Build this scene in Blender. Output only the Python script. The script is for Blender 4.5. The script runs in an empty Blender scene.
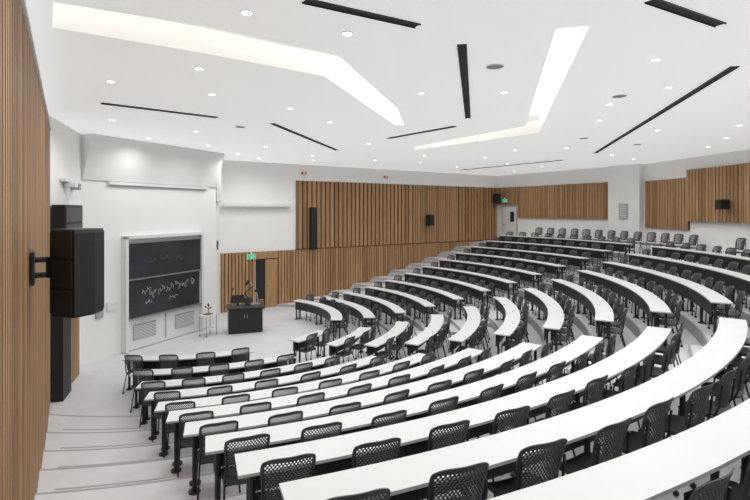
import bpy, bmesh, math, random
from mathutils import Vector, Matrix
from mathutils.geometry import tessellate_polygon
random.seed(7)
sc = bpy.context.scene
sc.view_settings.view_transform = 'Standard'
CX, CY = -5.5, 16.3
CEIL = 6.4

# ---------------------------------------------------------------- materials
def mat(name, col, rough=0.5, metal=0.0, emit=None, estr=0.0, noise=0.0, nscale=5.0, bump=0.0, spec=0.5, stretch=None):
    m = bpy.data.materials.new(name); m.use_nodes = True
    nt = m.node_tree; b = nt.nodes['Principled BSDF']
    b.inputs['Base Color'].default_value = (*col, 1)
    b.inputs['Roughness'].default_value = rough
    b.inputs['Metallic'].default_value = metal
    b.inputs['Specular IOR Level'].default_value = spec
    if emit:
        b.inputs['Emission Color'].default_value = (*emit, 1)
        b.inputs['Emission Strength'].default_value = estr
    if noise > 0 or bump > 0:
        tc = nt.nodes.new('ShaderNodeTexCoord'); mp = nt.nodes.new('ShaderNodeMapping')
        if stretch: mp.inputs['Scale'].default_value = stretch
        nz = nt.nodes.new('ShaderNodeTexNoise'); nz.inputs['Scale'].default_value = nscale
        nz.inputs['Detail'].default_value = 4
        nt.links.new(tc.outputs['Object'], mp.inputs['Vector'])
        nt.links.new(mp.outputs['Vector'], nz.inputs['Vector'])
        cr = nt.nodes.new('ShaderNodeValToRGB')
        cr.color_ramp.elements[0].position = 0.3; cr.color_ramp.elements[1].position = 0.7
        cr.color_ramp.elements[0].color = (*[c*(1-noise) for c in col], 1)
        cr.color_ramp.elements[1].color = (*[min(1, c*(1+noise)) for c in col], 1)
        nt.links.new(nz.outputs['Fac'], cr.inputs['Fac'])
        nt.links.new(cr.outputs['Color'], b.inputs['Base Color'])
        if bump > 0:
            bp = nt.nodes.new('ShaderNodeBump'); bp.inputs['Strength'].default_value = bump
            bp.inputs['Distance'].default_value = 0.01
            nt.links.new(nz.outputs['Fac'], bp.inputs['Height'])
            nt.links.new(bp.outputs['Normal'], b.inputs['Normal'])
    return m

M_WHITE = mat('white_plaster', (0.89, 0.89, 0.875), 0.9, noise=0.01, nscale=3)
M_CEIL = mat('ceiling_paint_added_glow', (0.88, 0.885, 0.885), 0.95, noise=0.01, nscale=2, emit=(.99, 1, 1), estr=.37)  # plain white ceiling paint; emission added as fill in place of bounced light
M_COVEIN = mat('cove_plaster_painted_glow', (0.86, 0.86, 0.845), 0.95, noise=0.01, nscale=2, emit=(1, .985, .94), estr=.26)  # plaster is no lamp; glow put into the material to brighten the LED-lit recess
M_FLOOR = mat('grey_vinyl_floor', (0.66, 0.66, 0.685), 0.55, noise=0.04, nscale=2.5)
M_RISER = mat('tier_riser', (0.45, 0.45, 0.47), 0.7, noise=0.04, nscale=4)
M_NOSE = mat('step_nosing', (0.38, 0.38, 0.40), 0.6)
M_WOOD = mat('oak_slats', (0.40, 0.23, 0.105), 0.5, noise=0.2, nscale=2.2, stretch=(6, 6, 0.5))
M_WOODB = mat('oak_slats_mid', (0.31, 0.172, 0.075), 0.5, noise=0.2, nscale=2.2, stretch=(6, 6, 0.5))
M_WOODC = mat('oak_slats_light', (0.44, 0.26, 0.125), 0.5, noise=0.2, nscale=2.2, stretch=(6, 6, 0.5))
M_WOOD2 = mat('oak_slats_dark', (0.25, 0.145, 0.07), 0.55, noise=0.22, nscale=2.2, stretch=(6, 6, 0.5))
M_WOODBK = mat('slat_backing', (0.08, 0.045, 0.024), 0.8, noise=0.1, nscale=3)
M_TOP = mat('white_laminate', (0.75, 0.76, 0.765), 0.4, noise=0.01, nscale=3)
M_EDGE = mat('table_edge', (0.58, 0.58, 0.58), 0.5)
M_BLACK = mat('black_steel', (0.015, 0.015, 0.016), 0.45)
M_PLAST = mat('charcoal_plastic', (0.066, 0.067, 0.071), 0.45)
M_SPK = mat('speaker_black', (0.012, 0.012, 0.013), 0.6, noise=0.3, nscale=200, bump=0.2)
M_BOARD = mat('chalkboard_slate', (0.03, 0.035, 0.042), 0.35, noise=0.35, nscale=1.5)
M_CHALK = mat('chalk', (0.5, 0.5, 0.5), 0.9)
M_CHALK2 = mat('chalk_faint', (0.15, 0.15, 0.155), 0.9)
M_FRAME = mat('board_frame_white', (0.78, 0.79, 0.79), 0.5)
M_GRILL = mat('vent_grey', (0.38, 0.40, 0.42), 0.6)
M_SLOT = mat('diffuser_black', (0.008, 0.008, 0.008), 0.6)
M_LAMP = mat('lamp_lens', (0.9, 0.9, 0.9), 0.5, emit=(1, 0.98, 0.95), estr=5.0)
M_LED = mat('cove_led_strip', (0.85, 0.85, 0.82), 0.9, emit=(1.0, 0.97, 0.90), estr=6.5)
M_EXIT = mat('exit_green', (0.02, 0.35, 0.15), 0.5, emit=(0.05, 0.8, 0.35), estr=.4)
M_RED = mat('alarm_red', (0.6, 0.02, 0.02), 0.5)
M_SCREEN = mat('monitor_glass', (0.02, 0.02, 0.025), 0.15)
M_SILVER = mat('brushed_metal', (0.5, 0.5, 0.5), 0.35, metal=0.8)

# ---------------------------------------------------------------- mesh builder
class MB:
    def __init__(s): s.v = []; s.f = []; s.m = []; s.mats = []
    def mi(s, m):
        if m not in s.mats: s.mats.append(m)
        return s.mats.index(m)
    def add(s, vs, fs, m):
        o = len(s.v); s.v += [tuple(v) for v in vs]; k = s.mi(m)
        for f in fs: s.f.append([o+i for i in f]); s.m.append(k)
    def box(s, c, sz, m, rz=0.0, M=None):
        hx, hy, hz = sz[0]/2, sz[1]/2, sz[2]/2
        R = Matrix.Translation(c) @ Matrix.Rotation(rz, 4, 'Z')
        if M is not None: R = Matrix.Translation(c) @ M
        vs = [R @ Vector((x*hx, y*hy, z*hz)) for z in (-1, 1) for x, y in ((-1, -1), (1, -1), (1, 1), (-1, 1))]
        s.add(vs, [(3, 2, 1, 0), (4, 5, 6, 7), (0, 1, 5, 4), (1, 2, 6, 5), (2, 3, 7, 6), (3, 0, 4, 7)], m)
    def cyl(s, p, q, r, m, n=12, r2=None):
        p = Vector(p); q = Vector(q); d = (q-p).normalized(); r2 = r if r2 is None else r2
        a = d.orthogonal().normalized(); b = d.cross(a)
        vs = []
        for P, R in ((p, r), (q, r2)):
            for i in range(n):
                t = 2*math.pi*i/n; vs.append(P + a*R*math.cos(t) + b*R*math.sin(t))
        fs = [(i, (i+1) % n, n+(i+1) % n, n+i) for i in range(n)]
        fs += [tuple(range(n-1, -1, -1)), tuple(range(n, 2*n))]
        s.add(vs, fs, m)
    def arc(s, r0, r1, a0, a1, z0, z1, m, mr=None, seg=1.5, caps=True):
        n = max(1, int(math.ceil(abs(a1-a0)/seg)))
        mr = mr or m; vs = []
        for i in range(n+1):
            a = math.radians(a0+(a1-a0)*i/n); c, sn = math.cos(a), math.sin(a)
            vs += [(CX+r0*c, CY+r0*sn, z0), (CX+r1*c, CY+r1*sn, z0), (CX+r1*c, CY+r1*sn, z1), (CX+r0*c, CY+r0*sn, z1)]
        top, side = [], []
        for i in range(n):
            k = 4*i
            top.append((k+3, k+2, k+6, k+7))
            side += [(k, k+3, k+7, k+4), (k+1, k+5, k+6, k+2), (k, k+4, k+5, k+1)]
        if caps: side += [(0, 1, 2, 3), (4*n+3, 4*n+2, 4*n+1, 4*n)]
        o = len(s.v); s.v += vs
        for f in top: s.f.append([o+i for i in f]); s.m.append(s.mi(m))
        for f in side: s.f.append([o+i for i in f]); s.m.append(s.mi(mr))
    def obj(s, name, smooth=False, bevel=0.0, loc=None):
        me = bpy.data.meshes.new(name)
        vs = s.v
        if loc is not None: vs = [(v[0]-loc[0], v[1]-loc[1], v[2]-loc[2]) for v in vs]
        me.from_pydata(vs, [], s.f)
        for m in s.mats: me.materials.append(m)
        me.polygons.foreach_set('material_index', s.m)
        if smooth: me.polygons.foreach_set('use_smooth', [True]*len(me.polygons))
        me.update()
        ob = bpy.data.objects.new(name, me); sc.collection.objects.link(ob)
        if loc is not None: ob.location = loc
        if bevel > 0:
            b = ob.modifiers.new('bevel', 'BEVEL'); b.width = bevel; b.segments = 2; b.limit_method = 'ANGLE'
        return ob

# ---------------------------------------------------------------- room plan
A = Vector((-8.14, 13.85)); B = Vector((-5.95, 18.7)); C2 = Vector((-6.5, 20.9)); D = Vector((7.5, 30.7))
E = Vector((12.3, 22.8)); F = Vector((12.9, 17.5)); G = Vector((11.6, 9.0)); H = Vector((7.5, 1.0))
I = Vector((1.64, -3.4)); L = Vector((-7.2, 11.0))
def frame(p, q):
    d = (q-p).normalized(); n_in = Vector((d.y, -d.x)); return d, n_in, (q-p).length
def wbox(mb, p, q, t0, t1, z0, z1, o0, o1, m):
    """box along wall p->q, from t0..t1, height z0..z1, inward offset o0..o1"""
    d, n, ln = frame(p, q)
    c = p + d*((t0+t1)/2) + n*((o0+o1)/2)
    mb.box((c.x, c.y, (z0+z1)/2), (abs(t1-t0), abs(o1-o0), z1-z0), m, rz=math.atan2(d.y, d.x))
def wall(name, p, q, z0=-0.1, z1=CEIL):
    mb = MB(); wbox(mb, p, q, 0, (q-p).length, z0, z1, -0.15, 0, M_WHITE); return mb.obj(name)
wall('wall_front', A, B); wall('wall_front_return', B, C2); wall('wall_right', C2, D)
wall('wall_back_1', D, E); wall('wall_back_2', E, F); wall('wall_back_3', F, G)
wall('wall_back_4', G, H); wall('wall_back_5', H, I); wall('wall_left', I, L); wall('wall_left_return', L, A)

# ---------------------------------------------------------------- floor & tiers
rows = [4.3+1.08*i for i in range(12)]
tfl = [0, 0, .09, .24, .43, .67, .91, 1.17, 1.44, 1.70, 1.96, 2.21, 2.42]
mb = MB()
poly = [A, B, C2, D, E, F, G, H, I, L]
mb.add([(p.x, p.y, 0) for p in poly], [tuple(range(len(poly)-1, -1, -1))], M_FLOOR)
mb.obj('floor')
mb = MB()
for k in range(2, 13):
    r0 = (rows[k]-.36) if k < 12 else rows[11]+.80
    r1 = (rows[k+1]-.36) if k < 11 else (rows[11]+.80 if k == 11 else 22.5)
    mb.arc(r0, r1, -112, 92, -0.05, tfl[k], M_FLOOR, M_RISER, caps=False)
    mb.arc(r0-.005, r0+.035, -112, 92, tfl[k]-.03, tfl[k]+.003, M_NOSE, caps=False)
mb.obj('floor_tiers')

def s_left(x, y): return (x-(1.38-.614*y))/1.173
def s1(x, y): return (y-12.9+.415*(x+1.5))/1.083
def s2(x, y): return (y-17.6-.33*(x-5))/1.053
def s_far(x, y): return -.582*(x-CX)+.813*(y-CY)
conds = {'near': lambda x, y: s_left(x, y) > 0 and s1(x, y) < -(.72+.03*(x+5)),
         'mid': lambda x, y: s1(x, y) > .5+.03*(x-2) and s2(x, y) < -.65,
         'far': lambda x, y: s2(x, y) > .65 and s_far(x, y) < 1.5 and s1(x, y) > .75}
def arange(r, fn):
    hits = [a/10 for a in range(-1050, 700) if fn(CX+r*math.cos(math.radians(a/10)), CY+r*math.sin(math.radians(a/10)))]
    return (hits[0], hits[-1]) if len(hits) > 3 else None

# intermediate aisle steps
mb = MB()
aisle = [lambda x, y: s_left(x, y) < -.02 and x > -.30-.614*y, lambda x, y: abs(s1(x, y)) < .45 and x > -4,
         lambda x, y: abs(s2(x, y)) < .60 and x > -3, lambda x, y: s_far(x, y) > 1.55 and s_far(x, y) < 4.15 and x > -4]
for k in range(3, 12):
    r0 = rows[k]-.36
    for fn in aisle:
        rg = arange(r0, fn)
        if rg:
            mb.arc(r0-.30, r0, rg[0], rg[1], tfl[k-1], (tfl[k-1]+tfl[k])/2, M_FLOOR, M_RISER)
            mb.arc(r0-.305, r0-.27, rg[0], rg[1], (tfl[k-1]+tfl[k])/2-.02, (tfl[k-1]+tfl[k])/2+.003, M_NOSE)
mb.obj('aisle_steps')

# ---------------------------------------------------------------- chair mesh
def chair_mesh():
    mb = MB()
    nx, ny = 8, 7; vs = []
    for top in (1, 0):
        for j in range(ny+1):
            for i in range(nx+1):
                u = -1+2*i/nx; v = -1+2*j/ny
                w = .225*(1-.08*abs(v)**3)
                x = u*w*(1-.06*abs(v)**4); y = v*.205*(1-.06*abs(u)**4)
                z = .455+.02*abs(u)**2.5-.012*(1-v*v)-(.03*max(0, v)**3)
                vs.append((x, y, z-(0 if top else .022)))
    W = nx+1; N = W*(ny+1); fs = []
    for j in range(ny):
        for i in range(nx):
            a = j*W+i; fs.append((a, a+1, a+W+1, a+W)); fs.append((N+a, N+a+W, N+a+W+1, N+a+1))
    ring = [i for i in range(W)]+[j*W+nx for j in range(1, ny+1)]+[ny*W+i for i in range(nx-1, -1, -1)]+[j*W for j in range(ny-1, 0, -1)]
    for a, b in zip(ring, ring[1:]+ring[:1]): fs.append((a, N+a, N+b, b))
    mb.add(vs, fs, M_PLAST)
    T = .011
    for sx in (-1, 1):
        mb.cyl((sx*.21, .17, .43), (sx*.235, .20, .05), T, M_BLACK, 8)
        mb.cyl((sx*.21, -.15, .43), (sx*.235, -.25, .05), T, M_BLACK, 8)
        mb.cyl((sx*.21, .17, .43), (sx*.21, -.15, .43), T, M_BLACK, 8)
        mb.cyl((sx*.21, -.15, .43), (sx*.205, -.200, .56), T, M_BLACK, 8)
        mb.cyl((sx*.205, -.200, .56), (sx*.20, -.225, .78), T, M_BLACK, 8)
        for fy in (.20, -.25):
            mb.cyl((sx*.235-.012, fy, .025), (sx*.235+.012, fy, .025), .025, M_BLACK, 10)
    mb.cyl((-.21, .17, .425), (.21, .17, .425), T, M_BLACK, 8)
    mb.cyl((-.21, -.15, .425), (.21, -.15, .425), T, M_BLACK, 8)
    ob = mb.obj('chair_tmp'); me = ob.data
    bm = bmesh.new(); NX, NZ = 30, 20; grid = []
    for j in range(NZ+1):
        row = []
        for i in range(NX+1):
            u = -1+2*i/NX; v = j/NZ
            hw = .195+.04*v-.022*(v**7)
            x = u*hw
            z = .515+.415*v-.04*(abs(u)**4)*(v**3)+.03*(abs(u)**3)*(1-v)**2
            y = -.215-.07*v*v-.01*v+.055*u*u
            row.append(bm.verts.new((x, y, z)))
        grid.append(row)
    ins = []
    for j in range(NZ):
        for i in range(NX):
            f = bm.faces.new((grid[j][i], grid[j][i+1], grid[j+1][i+1], grid[j+1][i]))
            if 1 < i < NX-2 and 1 < j < NZ-2 and (i+j) % 2 == 0: ins.append(f)
    bmesh.ops.inset_individual(bm, faces=ins, thickness=.0022)
    bmesh.ops.delete(bm, geom=ins, context='FACES')
    bmesh.ops.solidify(bm, geom=bm.faces[:], thickness=.008)
    tmp = bpy.data.meshes.new('b'); bm.to_mesh(tmp); bm.free()
    bm = bmesh.new(); bm.from_mesh(me); n0 = len(bm.faces); bm.from_mesh(tmp); bm.faces.ensure_lookup_table()
    k = mb.mats.index(M_PLAST)
    for f in bm.faces[n0:]: f.material_index = k; f.smooth = False
    bmesh.ops.recalc_face_normals(bm, faces=bm.faces[:])
    bm.to_mesh(me); bm.free(); bpy.data.objects.remove(ob); me.name = 'lecture_chair'
    return me
CH = chair_mesh()
def put_chair(r, a, z, jit=5):
    ob = bpy.data.objects.new('lecture_chair', CH); sc.collection.objects.link(ob)
    ar = math.radians(a)
    r += random.uniform(-.03, .04)
    ob.location = (CX+r*math.cos(ar), CY+r*math.sin(ar), z+.001)
    ob.rotation_euler = (0, 0, ar+math.pi/2+math.radians(random.uniform(-jit, jit)))

# ---------------------------------------------------------------- tables + chairs
for k, r in enumerate(rows):
    z = tfl[k]
    for nm, fn in conds.items():
        rg = arange(r, fn)
        if not rg: continue
        a0, a1 = rg; Lr = math.radians(a1-a0)*r
        if Lr < .9: continue
        mb = MB(); rt = r-.06
        mb.arc(rt-.19, rt+.19, a0, a1, z+.708, z+.735, M_TOP, M_EDGE)
        da = math.degrees(.12/r)
        mb.arc(rt-.15, rt-.06, a0+da, a1-da, z+.61, z+.708, M_BLACK)      # cable tray
        mb.arc(rt-.165, rt-.152, a0+da, a1-da, z+.40, z+.708, M_BLACK)     # modesty panel
        m = max(1, int(round((Lr-.1)/.74)))
        legs = [a0+da]+[a0+(a1-a0)*i/m for i in range(2, m-1, 2)]+[a1-da]
        for ad in legs:
            a = math.radians(ad); c, s = math.cos(a), math.sin(a)
            P = lambda rr, zz: (CX+rr*c, CY+rr*s, zz)
            mb.cyl(P(rt-.10, z+.02), P(rt-.10, z+.705), .028, M_BLACK, 10)
            mb.cyl(P(rt+.10, z+.02), P(rt+.10, z+.705), .028, M_BLACK, 10)
            for rr in (rt-.10, rt+.10):
                mb.cyl(P(rr, z+.001), P(rr, z+.022), .07, M_BLACK, 14)
            mb.box(P(rt, z+.695), (.32, .05, .02), M_BLACK, rz=a)
        am = math.radians((a0+a1)/2)
        mb.obj('lecture_table', loc=(CX+r*math.cos(am), CY+r*math.sin(am), z))
        for i in range(m):
            a = a0+(a1-a0)*(i+.5)/m
            put_chair(r+.10, a, z)
# loose chairs along the back walkway
for a in [x*2.3 for x in range(-9, 17)]:
    if abs(a-6) < 2.5: continue
    put_chair(17.75, a, tfl[12], 4)

# ---------------------------------------------------------------- wood cladding
def slats(name, p, q, t0, t1, z0, z1, pitch=.12, w=.075, dep=.05, base=.02, var=.35):
    mb = MB(); wbox(mb, p, q, t0, t1, z0, z1, .001, base, M_WOODBK)
    n = int((t1-t0)/pitch)
    for i in range(n):
        t = t0+(i+.5)*(t1-t0)/n
        m = M_WOOD if random.random() > var else random.choice((M_WOODB, M_WOODC))
        wbox(mb, p, q, t-w/2, t+w/2, z0+.003, z1, base, base+dep, m)
    return mb.obj(name)
lenL = (L-I).length
slats('wood_slat_cladding', I, L, 1.0, lenL-.02, 0.0, 6.05, pitch=.15, w=.09, dep=.025, var=.7)
slats('wood_slat_cladding', C2, D, 0.05, 1.55, 0.0, 2.48, pitch=.14, w=.11)
slats('wood_slat_cladding', C2, D, 2.62, 17.0, 0.0, 2.48, pitch=.14, w=.11)
slats('wood_slat_cladding', C2, D, 3.57, 10.3, 2.52, 5.65, pitch=.24, w=.17, dep=.07)
slats('wood_slat_cladding', C2, D, 10.36, 13.7, 2.52, 5.65, pitch=.16, w=.13, dep=.07)
slats('wood_slat_cladding', C2, D, 13.76, 17.0, 2.52, 5.65, pitch=.24, w=.17, dep=.07)
slats('wood_slat_cladding', D, E, .05, 1.75, 4.62, 5.65, pitch=.16, w=.13, dep=.05, base=.06)
slats('wood_slat_cladding', D, E, 1.75, 7.6, 3.85, 5.65, pitch=.16, w=.13, dep=.05, base=.06)
slats('wood_slat_cladding', E, F, .15, 2.8, 3.5, 5.6, pitch=.16, w=.13, dep=.05, base=.06)
slats('wood_slat_cladding', E, F, 2.82, 5.3, 3.85, 5.9, pitch=.16, w=.13, dep=.05, base=.14)
slats('wood_slat_cladding', F, G, 0.05, 8.5, 3.85, 5.9, pitch=.16, w=.13, dep=.05, base=.14)
mb = MB(); wbox(mb, C2, D, 3.5, 17.0, 2.482, 2.518, .001, .09, M_WOODBK); mb.obj('trim_1')
mb = MB(); wbox(mb, C2, D, 3.5, 17.0, 5.651, 5.70, .001, .12, M_WHITE); mb.obj('trim_2')
mb = MB(); wbox(mb, C2, D, 3.50, 3.565, 2.52, 5.65, .001, .11, M_WOOD2); mb.obj('trim_3')
mb = MB(); wbox(mb, I, L, 1.0, lenL, 6.051, 6.10, .001, .07, M_WHITE); mb.obj('trim_4')
mb = MB()
wbox(mb, C2, D, 1.58, 2.60, 0.0, 2.16, .002, .03, M_BLACK)
wbox(mb, C2, D, 2.0, 2.57, 0.01, 2.12, .03, .07, M_WOOD)
wbox(mb, C2, D, 2.05, 2.15, 1.0, 1.03, .07, .12, M_SILVER)
mb.obj('door_1')
mb = MB(); wbox(mb, C2, D, 1.56, 2.61, 2.165, 2.48, .002, .06, M_WOOD); mb.obj('trim_5')
mb = MB()
wbox(mb, D, E, .45, 1.65, 2.42, 4.55, .002, .05, M_GRILL)
wbox(mb, D, E, .52, 1.58, 2.43, 4.48, .05, .08, M_FRAME)
wbox(mb, D, E, .60, .72, 3.4, 3.44, .08, .14, M_SILVER)
wbox(mb, D, E, 1.15, 1.45, 3.6, 4.2, .08, .085, M_SCREEN)
mb.obj('door_2')
mb = MB(); wbox(mb, D, E, 7.65, 9.2, 2.42, CEIL, .0, .35, M_WHITE); mb.obj('column')
mb = MB(); wbox(mb, D, E, 8.25, 8.65, 3.9, 4.6, .35, .42, M_GRILL)
for i in range(8): wbox(mb, D, E, 8.28, 8.62, 3.95+.08*i, 3.98+.08*i, .42, .43, M_FRAME)
mb.obj('wall_speaker_grille')

def exit_sign(p, q, t, z, out=.12):
    mb = MB(); wbox(mb, p, q, t-.2, t+.2, z-.11, z+.11, out-.05, out, M_FRAME)
    wbox(mb, p, q, t-.18, t+.18, z-.09, z+.09, out, out+.01, M_EXIT)
    wbox(mb, p, q, t-.03, t+.03, z-.07, z+.05, out+.01, out+.014, M_FRAME)
    wbox(mb, p, q, t+.06, t+.14, z-.01, z+.01, out+.01, out+.014, M_FRAME)
    wbox(mb, p, q, t-.03, t+.03, z+.11, z+.2, out-.03, out-.01, M_FRAME)
    mb.obj('exit_sign')
exit_sign(C2, D, 1.35, 2.28); exit_sign(D, E, .8, 4.85, .2)
for t in (3.9, 8.6):
    mb = MB(); wbox(mb, C2, D, t-.12, t+.12, 5.95, 6.05, .002, .06, M_RED); wbox(mb, C2, D, t-.05, t+.05, 5.97, 6.03, .06, .09, M_FRAME)
    mb.obj('fire_alarm_strobe')

# ---------------------------------------------------------------- wall speakers
def wall_speaker(p, q, t, z, w, h, d, off, tilt=0):
    mb = MB(); wbox(mb, p, q, t-w/2, t+w/2, z-h/2, z+h/2, off, off+d, M_SPK)
    wbox(mb, p, q, t-w/2+.02, t+w/2-.02, z-h/2+.02, z+h/2-.02, off+d, off+d+.015, M_BLACK)
    wbox(mb, p, q, t-.05, t+.05, z-.15, z+.15, .11, off, M_BLACK)
    return mb.obj('wall_speaker', bevel=.01)
wall_speaker(C2, D, 4.25, 3.45, .28, 1.95, .25, .16)
wall_speaker(C2, D, 11.3, 3.75, .35, .6, .3, .25)
wall_speaker(C2, D, 16.6, 5.0, .35, .55, .3, .25)
wall_speaker(E, F, 4.9, 4.5, .3, .35, .3, .3)
d, n, ln = frame(I, L)
mb = MB()
sp = Vector((-3.17, 5.35))
prof = [(-.17, -.20), (.17, -.20), (.20, .02), (.12, .22), (-.12, .22), (-.20, .02)]
Rm = Matrix.Rotation(math.radians(-18), 4, 'Z')
vs = []
for z in (3.19, 3.23, 4.06, 4.10):
    s = .94 if z in (3.19, 4.10) else 1
    for x, y in prof:
        v = Rm @ Vector((x*s, y*s, 0)); vs.append((sp.x+v.x, sp.y+v.y, z))
fs = [tuple(range(5, -1, -1)), tuple(range(18, 24))]
for k in range(3):
    for i in range(6): fs.append((k*6+i, k*6+(i+1) % 6, (k+1)*6+(i+1) % 6, (k+1)*6+i))
mb.add(vs, fs, M_SPK)
for zz in (3.33, 3.64, 3.95):
    v = Rm @ Vector((0, -.205, 0)); mb.box((sp.x+v.x, sp.y+v.y, zz), (.28, .02, .27), M_BLACK, rz=math.radians(-18))
wp = Vector((-.45-.614*5.15, 5.15)) + n*.075
mb.box((wp.x, wp.y, 3.70), (.28, .03, .34), M_BLACK, rz=math.atan2(d.y, d.x))
mb.cyl((wp.x, wp.y, 3.78), (sp.x-.12, sp.y, 3.78), .03, M_BLACK)
mb.cyl((wp.x, wp.y, 3.62), (sp.x-.12, sp.y, 3.62), .03, M_BLACK)
mb.box((wp.x+.16, wp.y+.06, 3.70), (.1, .06, .22), M_BLACK)
mb.box((sp.x-.18, sp.y, 3.70), (.10, .14, .30), M_BLACK)
mb.obj('wall_speaker', bevel=.006)
mb = MB(); wbox(mb, L, A, .15, 1.75, 2.0, 4.42, .03, .30, M_SPK)
for i in range(6): wbox(mb, L, A, .19, 1.71, 2.04+.395*i, 2.38+.395*i, .30, .315, M_BLACK)
wbox(mb, L, A, .15, .85, 0, 1.99, .03, .26, M_SPK)
mb.obj('column_loudspeaker', bevel=.01)
slats('wood_slat_cladding', L, A, .95, 2.2, 0.0, 1.98, pitch=.12, w=.09, dep=.12)
mb = MB(); wbox(mb, L, A, .9, 2.2, 4.98, 5.06, .02, .14, M_FRAME); wbox(mb, L, A, 1.2, 1.5, 4.86, 4.98, .02, .26, M_FRAME); wbox(mb, L, A, 1.9, 2.1, 4.82, 4.98, .02, .2, M_GRILL)
mb.obj('wall_washer_luminaire', bevel=.01)

# ---------------------------------------------------------------- chalkboard
P0 = (Vector((-7.6, 15.05))-A).length
mb = MB(); b0, b1 = P0-.05, P0+3.15
def fb(t0, t1, z0, z1, o0, o1, m): wbox(mb, A, B, t0, t1, z0, z1, o0, o1, m)
fb(b0, b1, .02, 3.45, .002, .08, M_FRAME)
fb(b0, b0+.09, .02, 3.5, .08, .22, M_FRAME); fb(b1-.09, b1, .02, 3.5, .08, .22, M_FRAME)
fb(b0, b1, 3.42, 3.52, .0, .22, M_FRAME)
fb(b0+.12, b1-.12, 2.20, 3.28, .13, .17, M_BOARD)
fb(b0+.10, b1-.10, 3.28, 3.33, .12, .19, M_SILVER); fb(b0+.10, b1-.10, 2.16, 2.20, .12, .20, M_SILVER)
fb(b0+.12, b1-.12, 1.00, 2.16, .085, .12, M_BOARD)
fb(b0+.10, b1-.10, .95, 1.00, .085, .24, M_SILVER)
for v0 in (.35, 2.0):
    fb(b0+v0, b0+v0+.85, .30, .78, .08, .10, M_GRILL)
    for i in range(9): fb(b0+v0+.02, b0+v0+.83, .33+.047*i, .345+.047*i, .10, .115, M_FRAME)
fb(b0+1.58, b0+1.62, .12, .95, .08, .10, M_GRILL)
dA, nA, _ = frame(A, B)
def stroke(t0, z0, sx, sz, fr, off, m, r):
    ph = random.uniform(0, 6); pts = []
    for i in range(15):
        t = t0+sx*(i/14-.5)*1.3+.04*math.sin(i*1.7); v = A+dA*(b0+t)+nA*off
        pts.append((v.x, v.y, z0+sz*math.sin(ph+fr*i/14*2.2)*math.cos(i*.35)))
    for a, b in zip(pts, pts[1:]): mb.cyl(a, b, r, m, 5)
for (t0, z0, sx, sz, fr) in [(.8, 1.7, .25, .18, 3), (1.05, 1.67, .2, .2, 5), (1.4, 1.73, .22, .15, 4), (1.75, 1.7, .25, .2, 3), (2.1, 1.8, .2, .16, 5), (2.4, 1.83, .25, .18, 4), (.9, 1.42, .2, .08, 6), (1.9, 1.42, .3, .07, 7), (2.75, 1.75, .1, .2, 2)]:
    stroke(t0, z0, sx, sz, fr, .123, M_CHALK, .007)
for (t0, z0, sx, sz, fr) in [(1.0, 2.7, .3, .08, 5), (1.5, 2.75, .3, .1, 6), (2.1, 2.7, .25, .1, 5)]:
    stroke(t0, z0, sx, sz, fr, .173, M_CHALK2, .005)
mb.obj('chalkboard')
mb = MB(); v = B + (C2-B).normalized()*.55; dn = frame(B, C2)[1]
mb.cyl((v.x, v.y, 2.95), (v.x+dn.x*.05, v.y+dn.y*.05, 2.95), .17, M_BLACK, 28)
mb.cyl((v.x+dn.x*.05, v.y+dn.y*.05, 2.95), (v.x+dn.x*.056, v.y+dn.y*.056, 2.95), .15, M_FRAME, 28)
w = v+dn*.06
mb.box((w.x, w.y, 3.0), (.012, .012, .1), M_BLACK); mb.box((w.x, w.y+.03, 2.95), (.012, .08, .012), M_BLACK)
mb.obj('wall_clock')
mb = MB(); wbox(mb, A, B, P0-.55, P0-.2, 1.35, 1.6, .002, .06, M_FRAME); wbox(mb, A, B, P0-.9, P0-.68, 1.2, 1.5, .002, .06, M_GRILL); mb.obj('wall_switch_box')
# sloped soffit above the front wall
mb = MB(); d1, n1, l1 = frame(A, B)
pr = [(0, 5.15), (.05, 5.15), (.42, CEIL-.001), (0, CEIL-.001)]
vs = []
for t in (0.02, l1):
    for o, z in pr: v = A+d1*t+n1*o; vs.append((v.x, v.y, z))
mb.add(vs, [(0, 1, 2, 3), (7, 6, 5, 4), (0, 4, 5, 1), (1, 5, 6, 2), (2, 6, 7, 3), (3, 7, 4, 0)], M_WHITE)
mb.obj('wall_front_soffit')
mb = MB()
for i in range(5):
    wbox(mb, B, C2, .15+.26*i, .33+.26*i, 4.6, 6.1, .02, .16, M_FRAME)
mb.obj('louvre_panel', bevel=.01)
mb = MB(); wbox(mb, A, B, .8, l1-.5, 5.04, 5.13, .02, .10, M_FRAME); wbox(mb, A, B, .85, l1-.55, 5.02, 5.04, .04, .08, M_GRILL)
mb.obj('projection_screen_housing', bevel=.01)
mb = MB(); wbox(mb, C2, D, .1, 3.2, 4.45, 4.58, .1, .28, M_FRAME); wbox(mb, C2, D, .3, .4, 4.5, 4.56, .0, .1, M_GRILL); wbox(mb, C2, D, 2.8, 2.9, 4.5, 4.56, .0, .1, M_GRILL)
mb.obj('wall_washer_luminaire', bevel=.01)

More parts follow.
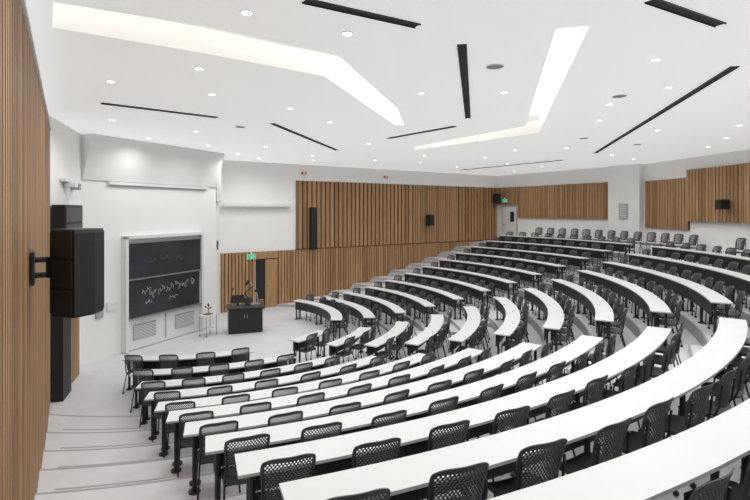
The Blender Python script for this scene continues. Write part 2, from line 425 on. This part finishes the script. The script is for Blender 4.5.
# ---------------------------------------------------------------- lectern
mb = MB(); ang = math.radians(20); Lc = Vector((-4.60, 17.7, 0)); Rz = Matrix.Rotation(ang, 4, 'Z')
def lb(x, y, z, sx, sy, sz, m, tilt=0):
    v = Rz @ Vector((x, y, z)); mb.box(Lc+v, (sx, sy, sz), m, M=Rz @ Matrix.Rotation(tilt, 4, 'X'))
lb(0, 0, .45, 1.15, .6, .86, M_BLACK); lb(0, 0, .02, 1.05, .5, .04, M_BLACK)
lb(0, 0, .90, 1.3, .72, .04, M_PLAST); lb(.62, .0, .84, .03, .7, .1, M_WOOD2)
for i in (-.29, .29): lb(i, -.305, .46, .54, .015, .74, M_BLACK)
for i in (-.05, .05): lb(i, -.32, .6, .015, .02, .12, M_SILVER)
lb(-.25, .05, 1.16, .46, .03, .28, M_SCREEN, -.15); lb(-.25, .08, .98, .06, .04, .14, M_BLACK); lb(-.25, .08, .925, .22, .16, .012, M_BLACK)
lb(.35, .1, .945, .36, .28, .05, M_SILVER)
def lp(x, y, z): return Lc+Rz @ Vector((x, y, z))
# tall document camera: column, jointed arms, head
mb.cyl(lp(.48, .18, .96), lp(.40, .16, 1.40), .026, M_GRILL, 8); mb.cyl(lp(.40, .16, 1.40), lp(.15, .1, 1.76), .024, M_GRILL, 8)
mb.cyl(lp(.15, .1, 1.78), lp(.02, .08, 1.64), .055, M_BLACK, 10); mb.cyl(lp(.40, .12, 1.40), lp(.40, .20, 1.40), .055, M_BLACK, 10)
mb.cyl(lp(.22, .12, .96), lp(.0, .1, 1.35), .022, M_BLACK, 8); mb.cyl(lp(.0, .1, 1.35), lp(.30, .12, 1.58), .022, M_BLACK, 8)
lb(.1, -.15, .93, .4, .15, .02, M_BLACK); lb(-.55, -.1, .99, .16, .2, .14, M_WOOD2); lb(.56, -.15, 1.02, .12, .18, .2, M_WOOD2)
lb(.12, .2, 1.06, .26, .2, .24, M_PLAST)
p = lp(-.5, .2, .92); q = lp(-.42, .05, 1.5); mb.cyl(p, q, .014, M_BLACK, 6); mb.cyl(q, q+Vector((.02, -.05, .03)), .035, M_BLACK, 8)
mb.obj('lectern', bevel=.004)
# small side table with a demonstration model on it, left of the lectern
mb = MB(); s = Vector((-5.72, 17.15, 0)); R2 = Matrix.Rotation(math.radians(64), 4, 'Z')
def q2(x, y, z): return s + R2 @ Vector((x, y, z))
mb.box(q2(0, 0, .70), (.55, .36, .03), M_FRAME, M=R2); mb.box(q2(0, 0, .25), (.50, .32, .02), M_FRAME, M=R2)
for sx in (-.24, .24):
    for sy in (-.15, .15):
        mb.cyl(q2(sx, sy, .04), q2(sx, sy, .69), .014, M_GRILL, 8); mb.cyl(q2(sx, sy-.01, .022), q2(sx, sy+.01, .022), .022, M_BLACK, 10)
mb.box(q2(0, 0, .735), (.26, .2, .03), M_WOOD2, M=R2)
mb.cyl(q2(0, 0, .75), q2(0, 0, 1.05), .014, M_BLACK, 8)
for a_ in range(3):
    t = a_*2.1; e = q2(.11*math.cos(t), .08*math.sin(t), .93+.05*a_); mb.cyl(q2(0, 0, .88+.05*a_), e, .008, M_BLACK, 6); mb.cyl(e-Vector((0, 0, .025)), e+Vector((0, 0, .025)), .03, M_BLACK, 10)
mb.cyl(q2(0, 0, 1.03), q2(0, 0, 1.10), .035, M_BLACK, 12, r2=.015)
mb.obj('side_table', bevel=.003)

# ---------------------------------------------------------------- ceiling with coves
near1 = [(-3.25, 5.05), (-1.9, 5.75), (-.48, 6.85), (.45, 10.3), (.72, 12.4)]
far1 = [(-3.72, 5.76), (-2.3, 6.7), (-.80, 7.85), (.5, 12.4)]
near2 = [(2.1, 5.8), (3.75, 12.5), (1.3, 16.6)]
far2 = [(2.45, 5.7), (4.45, 13.6), (1.4, 17.6)]
cove1 = near1 + far1[::-1]; cove2 = near2 + far2[::-1]
outer = [Vector((p.x, p.y, 0)) for p in poly]
loops = [outer, [Vector((x, y, 0)) for x, y in cove1], [Vector((x, y, 0)) for x, y in cove2]]
tris = tessellate_polygon(loops)
flat = [v for lp_ in loops for v in lp_]
mb = MB()
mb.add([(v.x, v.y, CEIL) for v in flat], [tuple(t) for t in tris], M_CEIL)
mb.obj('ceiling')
def offs(pl, o):
    out = []
    for i, p in enumerate(pl):
        a = Vector(pl[max(0, i-1)]); b = Vector(pl[min(len(pl)-1, i+1)]); d = (b-a).normalized()
        out.append((p[0]+d.y*o, p[1]-d.x*o))
    return out
for near, far, sg in ((near1, far1, 1), (near2, far2, -1)):
    bk = offs(near, .22*sg)                      # hidden ledge behind the lip
    top = bk + far[::-1]; n = len(top); hh = .34
    mb = MB()
    vs = [(x, y, CEIL+.002) for x, y in top]+[(x, y, CEIL+hh) for x, y in top]
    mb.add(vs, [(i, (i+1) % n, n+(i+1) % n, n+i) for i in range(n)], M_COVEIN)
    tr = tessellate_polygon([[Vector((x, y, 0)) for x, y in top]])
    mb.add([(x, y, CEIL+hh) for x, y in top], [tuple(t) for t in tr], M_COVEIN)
    l0 = offs(near, .05*sg); l1_ = offs(near, .12*sg)
    for i in range(len(near)-1):
        mb.add([(*l0[i], CEIL+.03), (*l0[i+1], CEIL+.03), (*l1_[i+1], CEIL+.03), (*l1_[i], CEIL+.03)], [(0, 1, 2, 3)], M_LED)
    mb.obj('ceiling_light_cove')

def slot(p, q, w=.11):
    p = Vector(p); q = Vector(q); d = q-p; mb = MB(); c = (p+q)/2; a = math.atan2(d.y, d.x)
    mb.box((c.x, c.y, CEIL-.006), (d.length, w, .010), M_SLOT, rz=a)
    nn = Vector((-d.y, d.x)).normalized()
    for s in (-1, 1):
        e = c+nn*s*(w/2); mb.box((e.x, e.y, CEIL-.010), (d.length+.02, .012, .018), M_BLACK, rz=a)
    mb.obj('linear_air_diffuser')
for p, q in [((5.25, 7.3), (8.1, 18.4)), ((2.76, 5.0), (3.9, 5.65)), ((1.1, 6.33), (2.12, 11.4)), ((-.70, 5.0), (.48, 5.68)),
             ((-5.36, 9.8), (-3.57, 11.3)), ((-2.48, 12.1), (-1.33, 17.5)), ((.38, 14.6), (2.0, 12.5)), ((4.45, 26.2), (7.85, 21.0))]:
    slot(p, q)
DL = [(-1.36, 5.3), (-.33, 5.93), (-4.3, 8.14), (-2.95, 9.05), (-6.1, 11.6), (-4.76, 13.3), (-1.75, 10.3), (-1.07, 11.9), (-2.6, 21), (-4.7, 20.2),
      (.83, 8.97), (2.3, 8.9), (3.2, 9.9), (3.9, 6.95), (2.9, 4.6), (5.0, 8.5), (7.6, 9.9), (4.64, 9.9), (5.25, 11.7), (7.4, 13.1), (9.0, 12.35),
      (6.47, 16.9), (4.9, 17.5), (3.15, 15), (1.9, 19.2), (4.4, 20), (6, 22.6), (8, 24), (9, 19), (2, 22), (4.0, 24.4), (-2.4, 19.3), (-3.6, 16.5), (-5.4, 16.2),
      (-6.6, 14.6), (-5.1, 18.6), (0, 2), (3, 2.5), (5.3, 3.5), (7.2, 6), (2.6, .3), (-1.2, 3.6), (-2.6, 7.4), (11, 16.5), (10.6, 20.5), (10.2, 14.5), (0, 21), (-.2, 15.8), (7.5, 27)]
for i, (x, y) in enumerate(DL):
    mb = MB()
    mb.cyl((x, y, CEIL-.012), (x, y, CEIL-.001), .07, M_FRAME, 16); mb.cyl((x, y, CEIL-.016), (x, y, CEIL-.012), .056, M_LAMP, 16)
    ob = mb.obj('recessed_downlight', loc=(x, y, CEIL))
    ld = bpy.data.lights.new('lamp', 'SPOT'); ld.energy = 64; ld.spot_size = math.radians(165); ld.spot_blend = .8
    ld.shadow_soft_size = .10; ld.color = (1, .99, .97)
    lo = bpy.data.objects.new('lamp', ld); sc.collection.objects.link(lo); lo.parent = ob; lo.location = (0, 0, -.09)
for (x, y) in [(-2.1, 4.6), (2.05, 4.7), (1.75, 7.3), (4.5, 9.2), (6.1, 14.6), (-3.4, 12.6), (8.4, 16)]:
    mb = MB(); mb.cyl((x, y, CEIL-.012), (x, y, CEIL-.001), .13, M_FRAME, 24); mb.cyl((x, y, CEIL-.016), (x, y, CEIL-.012), .11, M_GRILL, 24)
    mb.obj('ceiling_speaker')

# ---------------------------------------------------------------- world, camera
w = bpy.data.worlds.new('world'); sc.world = w; w.use_nodes = True
w.node_tree.nodes['Background'].inputs[0].default_value = (.9, .95, 1, 1)
w.node_tree.nodes['Background'].inputs[1].default_value = .5
cam = bpy.data.cameras.new('camera'); co = bpy.data.objects.new('camera', cam); sc.collection.objects.link(co)
co.location = (0, 0, 4.3); co.rotation_euler = (math.pi/2, 0, 0)
cam.lens = 24; cam.sensor_width = 36; cam.shift_y = -40/750; cam.clip_start = .05
sc.camera = co
